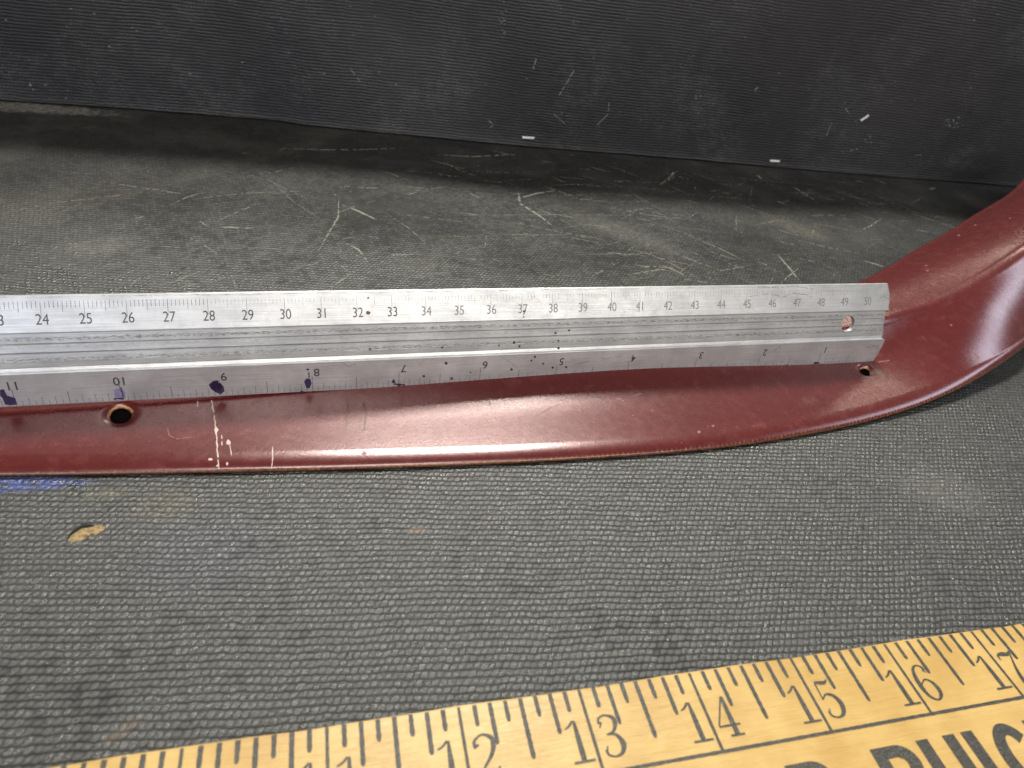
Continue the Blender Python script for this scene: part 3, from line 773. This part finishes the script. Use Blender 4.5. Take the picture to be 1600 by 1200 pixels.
def put_text(name, s, height, fx, m, parent, org, X, Y, lift, sx=.9, thin=0.0):
    V, Fc = text_mesh(s, 1.0, thin)
    hgt = .73; k = height / hgt
    mesh_obj(name, [tuple(org + X * (x * k * sx) + Y * (y * k) + lift) for x, y, z in V], Fc, m, parent)
dgm = mat_simple('numeral_black', (0.05, 0.05, 0.055), .55, var=.5, nscale=1200); dgf = mat_simple('numeral_worn', (0.21, 0.205, 0.205), .5, .2, var=.5, nscale=1400)
for n_ in range(4, 51):
    o_ = ptop((n_ - 50) * 10 + .15, 7.75, 0)
    put_text('numeral', str(n_), 2.95, 0, dgm if n_ < 34 else dgf, rul, o_, ax, -bc, nc * .03, .80)
for n_ in range(1, 19):
    X_, Y_ = -ax, bi                                                  # read from the other side
    hgt = 2.35
    o_ = pinch(-n_ * 25.4 + (1.35 if n_ < 10 else .4), 7.9, 0)
    put_text('numeral', str(n_), 2.7, 0, dgm, rul, o_, X_, Y_, ni * .035, .95, .012)
put_text('inch_lettering', 'INCH', 1.35, 0, dgf, rul, pinch(-3.6, 7.9, 0), -ax, bi, ni * .035, 1.25)
# felt-pen dabs, specks
def on_top(px, py): return on_plane(px, py, A, nc), nc
def on_ch(px, py): return on_plane(px, py, B - nch * .5, nch), nch
def on_in(px, py): return on_plane(px, py, RI, ni), ni
pen = mat_simple('violet_felt_pen', (0.028, 0.015, 0.060), .45, var=.6, nscale=700); penl = mat_simple('pale_pen_smear', (0.20, 0.17, 0.30), .5, var=.5, nscale=1200)
decal('pen_dab', [[(0, 609), (6, 608), (11, 618), (18, 620), (24, 622), (27, 632), (18, 633), (8, 632), (4, 622), (0, 618)]], pen, rul, on_in, .045)
decal('pen_dab', [[(326, 601), (333, 595), (340, 594), (343, 600), (349, 603), (351, 611), (345, 616), (337, 613), (330, 608)], blob(339, 604, 9, 7, 14, .3)], pen, rul, on_in, .045)
decal('pen_dab', [[(475, 596), (479, 591), (485, 592), (487, 599), (484, 606), (479, 607)], blob(481, 577, 2.2, 1.6)] + ribbon([(482, 582), (483, 590)], 1.2, 0), pen, rul, on_in, .045)
decal('pen_dab', ribbon([(178, 623.5), (184, 622.5), (194, 623)], 1.4, 0) + ribbon([(189, 605), (193, 621)], 1.1, 0), pen, rul, on_in, .05)
decal('pen_dab', ribbon([(616, 600), (633, 601.5)], 1.3, 0) + [blob(615, 596, 2.4, 3.2), blob(624, 601, 4, 1.8)], pen, rul, on_in, .045)
decal('pen_dab', [blob(1098, 575, 5, 2), blob(1183, 573.5, 7, 1.6), blob(1079, 579, 4, 1.4), blob(1276, 567, 4.5, 1.8), blob(1230, 570, 1.6, 1.4), blob(472, 612, 3, 2), blob(490, 613, 2, 1), blob(751, 596, 2, 1.2), blob(1003, 584, 4, 1.2), blob(979, 584, 4, 1)], pen, rul, on_in, .045, True)
decal('pen_smear', [[(178, 609), (190, 606), (196, 613), (196, 622), (180, 623)]], penl, rul, on_in, .04)
spec_m = mat_simple('dark_speck', (0.03, 0.022, 0.018), .6); rust = mat_simple('rust_smear', (0.16, 0.08, 0.05), .7, var=.4)
k3 = lambda x, y: (500 + x / 2.963, 420 + y / 2.963)
decal('speck', [blob(*k3(x, y), r, r, 8, .2) for x, y, r in ((1090, 297, 1.8), (1153, 285, 1.7), (898, 340, 2.2), (922, 358, 1.9), (828, 355, 1.3), (1104, 334, 1.6), (1104, 366, 1.9), (565, 363, 1.8), (232, 372, 1.6))], spec_m, rul, on_ch, .15, True)
decal('speck', [blob(*k3(x, y), r, r, 8, .2) for x, y, r in ((995, 407, 1.9), (978, 425, 1.6), (1033, 439, 1.6), (1077, 457, 1.7), (1139, 455, 1.9), (887, 466, 2.0), (697, 480, 1.2), (584, 437, 2.2), (480, 497, 2.0), (610, 507, 2.2))], spec_m, rul, on_in, .045, True)
decal('speck', [blob(*k3(x, y), r, r, 8, .2) for x, y, r in ((223, 135, 1.7), (945, 197, 2), (943, 223, 1.3))] + [blob(575, 489, 4, 2.8)] + ribbon([(821, 484), (818, 492)], .8, 0), rust, rul, on_top, .045, True)
decal('hair_scratch', ribbon([(1172, 463), (1200, 459), (1225, 464), (1238, 458), (1262, 461), (1272, 466)], .5, .25, .6) + ribbon([(1373, 467), (1380, 462), (1388, 468), (1392, 466)], .5, .1, .6) + ribbon([(975, 488), (985, 483), (1000, 487)], .4, .2) + ribbon([(1185, 450), (1245, 448), (1275, 452)], .5, .3), faint, rul, on_top, .04)
decal('hair_scratch', ribbon([(930, 555), (945, 561), (970, 556)], .4, .15) + ribbon([(897, 570), (920, 564)], .5, .3) + ribbon([(1208, 548), (1219, 542)], 1.0, .2) + ribbon([(535, 567), (545, 573), (556, 568)], .4, .15) + ribbon([(650, 560), (655, 570), (662, 563)], .35, .2) + ribbon([(780, 555), (800, 568), (808, 575)], .35, .3), faint, rul, on_in, .04)

# ------------------------------------------------------------------ the yellow yardstick
YX, YY, YYAW, YZ = 48.1810, 89.5667, 0.319585, 3.5
ya = Vector((math.cos(YYAW), math.sin(YYAW), 0)); yn = Vector((math.sin(YYAW), -math.cos(YYAW), 0))
Y0 = Vector((YX, YY, YZ)) - ya * 14 * 25.4
stick = empty('yardstick', tuple(Y0 + ya * 457 + yn * 19 - Vector((0, 0, YZ))))
tag(stick, 'yellow varnished wooden yardstick with black serif numbers at the front of the mat', 'yardstick')
YW = 40.0
vs = []; fs = []
pr = [(.3, .02), (-.32, .5), (-.36, 2.9), (-.2, 3.32), (.25, 3.5)] + [(YW * k / 8, 3.5) for k in range(1, 8)] + [(YW - .3, 3.5), (YW + .15, 3.3), (YW + .3, 2.9), (YW + .3, .4), (YW - .2, .02)]
NU = 120
for i in range(NU + 1):
    u_ = -2 + 920 * i / NU; wv = .14 * math.sin(i * .9) + .08 * math.sin(i * 2.3)
    for j, (d_, z_) in enumerate(pr):
        P = Y0 + ya * u_ + yn * (d_ + (wv if j < 5 else 0)); vs.append((P.x, P.y, z_))
kp = len(pr)
for i in range(NU):
    for j in range(kp):
        a = i * kp + j; b = i * kp + (j + 1) % kp; fs.append((a, a + kp, b + kp, b))
fs.append(tuple(range(kp))); fs.append(tuple(range(NU * kp + kp - 1, NU * kp - 1, -1)))
wt = NT('varnished_wood'); wc_ = wt.new('ShaderNodeTexCoord').outputs['Object']
wp = wt.mapping(wt.vmath('SCALE', wc_, scale=1000.0), rot=(0, 0, -YYAW))
g1 = wt.noise(wt.mapping(wp, scale=(.03, .8, .8)), 1.0, 5, .65, dist=.4); g2 = wt.noise(wp, .07, 4, .6); g3 = wt.noise(wt.mapping(wp, scale=(.25, 4, 4)), 1.0, 3, .6)
wb = wt.mix(wt.sstep(g2, .3, .7), (0.360, 0.222, 0.056), (0.445, 0.300, 0.096))
wb = wt.mix(wt.math('MULTIPLY', wt.sstep(g1, .35, .75), .2), wb, (0.34, 0.165, 0.028))
wb = wt.mix(wt.math('MULTIPLY', wt.sstep(g3, .5, .8), .10), wb, (0.50, 0.35, 0.13))
wt.l.new(wb, wt.b.inputs['Base Color']); wt.l.new(wt.math('ADD', wt.math('MULTIPLY', g2, .25), .27), wt.b.inputs['Roughness'])
wt.b.inputs['Coat Weight'].default_value = .25; wt.b.inputs['Coat Roughness'].default_value = .25
wt.l.new(wt.bump(wt.math('ADD', g1, wt.math('MULTIPLY', g3, .5)), .00025), wt.b.inputs['Normal'])
mesh_obj('wooden_blade', vs, fs, wt.m, stick, smooth=False)
ik = NT('printed_ink'); ic = ik.new('ShaderNodeTexCoord').outputs['Object']
i1 = ik.noise(ic, 2600, 3, .6); i2 = ik.noise(ic, 180, 3, .6)
ib = ik.mix(ik.math('MULTIPLY', ik.sstep(i1, .45, .7), .55), (0.018, 0.016, 0.012), (0.11, 0.10, 0.075))
ik.l.new(ib, ik.b.inputs['Base Color']); ik.b.inputs['Roughness'].default_value = .38; ik.l.new(ik.bump(i1, .0002), ik.b.inputs['Normal'])
ink2 = ik.m
def ys(inch, d_, l=.05): return Y0 + ya * inch * 25.4 + yn * d_ + Vector((0, 0, l))
def yline(vs, fs, i0, d0, i1_, d1, w, round_=True):
    p0, p1 = ys(i0, d0), ys(i1_, d1); d = (p1 - p0).normalized(); s = Vector((-d.y, d.x, 0)); n = max(3, int((p1 - p0).length / .6)); b = len(vs)
    for k in range(n + 1):
        P = p0.lerp(p1, k / n); ww = w * random.uniform(.86, 1.12)
        if k == n and round_: ww *= .6
        vs.append(tuple(P + s * ww)); vs.append(tuple(P - s * ww))
    for k in range(n): fs.append((b + 2 * k, b + 2 * k + 1, b + 2 * k + 3, b + 2 * k + 2))
vs = []; fs = []
for e_ in range(4 * 8, 24 * 8):
    L = 16.9 if e_ % 8 == 0 else 12.2 if e_ % 8 == 4 else 8.4 if e_ % 2 == 0 else 4.4
    yline(vs, fs, e_ / 8, .05, e_ / 8, L, .34 if e_ % 8 == 0 else .46, e_ % 8 != 0)
tag(mesh_obj('inch_marks', vs, fs, ink2, stick), kind='stuff')
vs = []; fs = []; yline(vs, fs, 4, 16.95, 24, 16.95, .36, False)
mesh_obj('border_line', [(v[0], v[1], v[2] + .012) for v in vs], fs, ink2, stick)
GL = {
 '1': [[(.28, .97, .06), (.28, .5, .13), (.28, .03, .13)], [(.04, .80, .03), (.15, .86, .05), (.25, .97, .05)], [(.05, .025, .05), (.52, .025, .05)]],
 '2': [[(.08, .74, .11), (.07, .86, .06), (.24, .985, .045), (.41, .91, .10), (.46, .76, .13), (.38, .52, .09), (.20, .27, .045), (.06, .06, .04)], [(.05, .05, .06), (.16, .10, .12), (.32, .07, .13), (.45, .08, .09), (.50, .25, .03)], [(.09, .76, .15), (.11, .72, .15)]],
 '3': [[(.08, .80, .07), (.10, .92, .05), (.24, .985, .04), (.41, .90, .10), (.43, .75, .12), (.34, .58, .06), (.18, .53, .03)], [(.18, .53, .03), (.37, .50, .07), (.47, .28, .14), (.40, .09, .09), (.24, .02, .04), (.09, .08, .05), (.07, .20, .07)], [(.09, .78, .15), (.12, .76, .15)], [(.08, .21, .15), (.11, .20, .15)]],
 '4': [[(.36, .99, .04), (.03, .29, .035)], [(.02, .27, .05), (.54, .27, .05)], [(.37, .98, .09), (.37, .5, .13), (.37, .03, .13)], [(.20, .025, .05), (.54, .025, .05)]],
 '5': [[(.11, .97, .05), (.26, .93, .11), (.38, .93, .08), (.45, 1.0, .03)], [(.11, .96, .035), (.09, .50, .03)], [(.09, .50, .03), (.23, .62, .045), (.40, .55, .10), (.48, .33, .14), (.40, .10, .10), (.24, .02, .045), (.09, .08, .05), (.07, .20, .07)], [(.08, .20, .15), (.11, .19, .15)]],
 '6': [[(.44, .82, .08), (.42, .93, .05), (.29, .985, .04), (.14, .85, .09), (.07, .50, .14), (.11, .17, .10), (.27, .02, .045), (.43, .12, .10), (.48, .30, .13), (.42, .50, .08), (.28, .58, .04), (.12, .46, .03)], [(.43, .80, .13), (.42, .78, .13)]],
 '7': [[(.05, .76, .03), (.07, .90, .06), (.22, .92, .13), (.38, .90, .10), (.48, .98, .03)], [(.47, .95, .03), (.34, .62, .06), (.25, .32, .11), (.23, .05, .15), (.23, .02, .12)]],
 '8': [[(.26, .985, .04), (.40, .90, .08), (.41, .76, .09), (.27, .56, .10), (.10, .38, .08), (.06, .24, .09), (.11, .08, .08), (.26, .02, .04), (.42, .10, .09), (.45, .26, .11), (.38, .42, .08), (.20, .58, .09), (.11, .74, .09), (.14, .91, .07), (.26, .985, .04)]],
 '9': None,
 '0': [[(.26, .985, .04), (.41, .85, .10), (.46, .5, .13), (.41, .15, .10), (.26, .02, .04), (.11, .15, .10), (.06, .5, .13), (.11, .85, .10), (.26, .985, .04)]],
}
GL['9'] = [[(.54 - x, 1 - y, w) for x, y, w in s] for s in GL['6']]
def smooth3(P, n=8):
    if len(P) < 3: return [tuple(P[0][i] + (P[1][i] - P[0][i]) * k / 6 for i in range(3)) for k in range(7)]
    V = [Vector(p) for p in P]; return [tuple(p) for p in catmull(V, n)]
def glyph(chs, inch, dtop, hgt, wid, org_mm):
    vs = []; fs = []; lay = 0
    for st in GL[chs]:
        Q = smooth3(st); b = len(vs); lay += .004
        for k, (x, y, w) in enumerate(Q):
            xa, ya_, _ = Q[max(k - 1, 0)]; xb, yb, _ = Q[min(k + 1, len(Q) - 1)]
            dx, dy = (xb - xa) * wid, (yb - ya_) * hgt; L = math.hypot(dx, dy) or 1; nx_, ny_ = -dy / L, dx / L
            hw = w * hgt * .45 * random.uniform(.93, 1.06) + .04
            for s in (1, -1):
                P = ys(inch, dtop) + ya * (org_mm + x * wid + nx_ * hw * s) + yn * (hgt - y * hgt - ny_ * hw * s)
                vs.append((P.x, P.y, P.z + .016 + lay))
        for k in range(len(Q) - 1): fs.append((b + 2 * k, b + 2 * k + 1, b + 2 * k + 3, b + 2 * k + 2))
    mesh_obj('numeral', vs, fs, ink2, stick)
for n_ in range(4, 24):
    s_ = str(n_)
    if len(s_) == 2:
        glyph(s_[0], n_, 6.0, 8.5, 9.2, -5.6 + (-.2 if s_[0] == '2' else 0)); glyph(s_[1], n_, 6.0, 8.5, 9.4, 1.25)
    else: glyph(s_, n_, 6.0, 8.5, 9.4, 1.2)
# the heavy condensed capitals below the line: only their heads reach into the picture
def box_letter(name, polys):
    vs = []; fs = []
    for k, pl in enumerate(polys):
        b = len(vs)
        for (x, y) in pl: P = ys(0, 21.6 + 14.0 - y) + ya * x; vs.append((P.x, P.y, P.z + .01 + .003 * k))
        fs.append(tuple(range(b, b + len(pl))))
    mesh_obj(name, vs, fs, ink2, stick)
def arcring(cx_, cy_, rx, ry, w, a0, a1, n=14):
    out = []
    for k in range(n):
        t0 = math.radians(a0 + (a1 - a0) * k / n); t1 = math.radians(a0 + (a1 - a0) * (k + 1) / n)
        q = lambda t, d_: (cx_ + (rx - d_) * math.cos(t), cy_ + (ry - d_ * .85) * math.sin(t))
        out.append([q(t0, 0), q(t1, 0), q(t1, w), q(t0, w)])
    return out
def R(x0, y0, x1, y1): return [(x0, y0), (x1, y0), (x1, y1), (x0, y1)]
def sh(P, dx): return [[(x + dx, y) for x, y in pl] for pl in P]
LW = 9.8; SW = 3.0
B_ = [R(0, 0, SW, 14), R(SW, 11.6, 5.6, 14), R(SW, 6.0, 5.6, 8.2), R(SW, 0, 5.6, 2.3)] + arcring(5.6, 10.1, 4.2, 3.9, 3.0, -90, 90) + arcring(5.6, 4.1, 4.4, 4.1, 3.0, -90, 90)
R_l = [R(0, 0, SW, 14), R(SW, 11.6, 5.4, 14), R(SW, 5.6, 5.4, 7.8)] + arcring(5.4, 9.8, 4.3, 4.2, 3.0, -90, 90) + [[(5.2, 6.4), (7.4, 6.6), (9.9, 0), (6.8, 0)]]
U_ = [R(0, 4, SW, 14), R(LW - SW, 4, LW, 14)] + arcring(LW / 2, 4.2, LW / 2, 4.3, 3.0, 180, 360)
I_ = [R(0, 0, SW, 14)]
C_ = arcring(4.9, 7.1, 4.9, 7.2, 3.0, 35, 325, 26)
K_ = [R(0, 0, SW, 14), [(SW, 5), (SW, 8.6), (6.6, 14), (10, 14)], [(3.9, 7.6), (6.2, 9.6), (10.3, 0), (7, 0)]]
O_ = arcring(4.9, 7.1, 4.9, 7.2, 3.0, 0, 360, 30)
F_ = [R(0, 0, SW, 14), R(SW, 11.5, 8.4, 14), R(SW, 6, 7.4, 8.3)]
for nm, P, at_in in (('lettering', F_, 13.51), ('lettering', O_, 13.95), ('lettering', R_l, 14.44), ('lettering', B_, 15.23), ('lettering', U_, 15.68), ('lettering', I_, 16.135), ('lettering', C_, 16.36), ('lettering', K_, 16.79)):
    box_letter(nm, sh(P, at_in * 25.4))
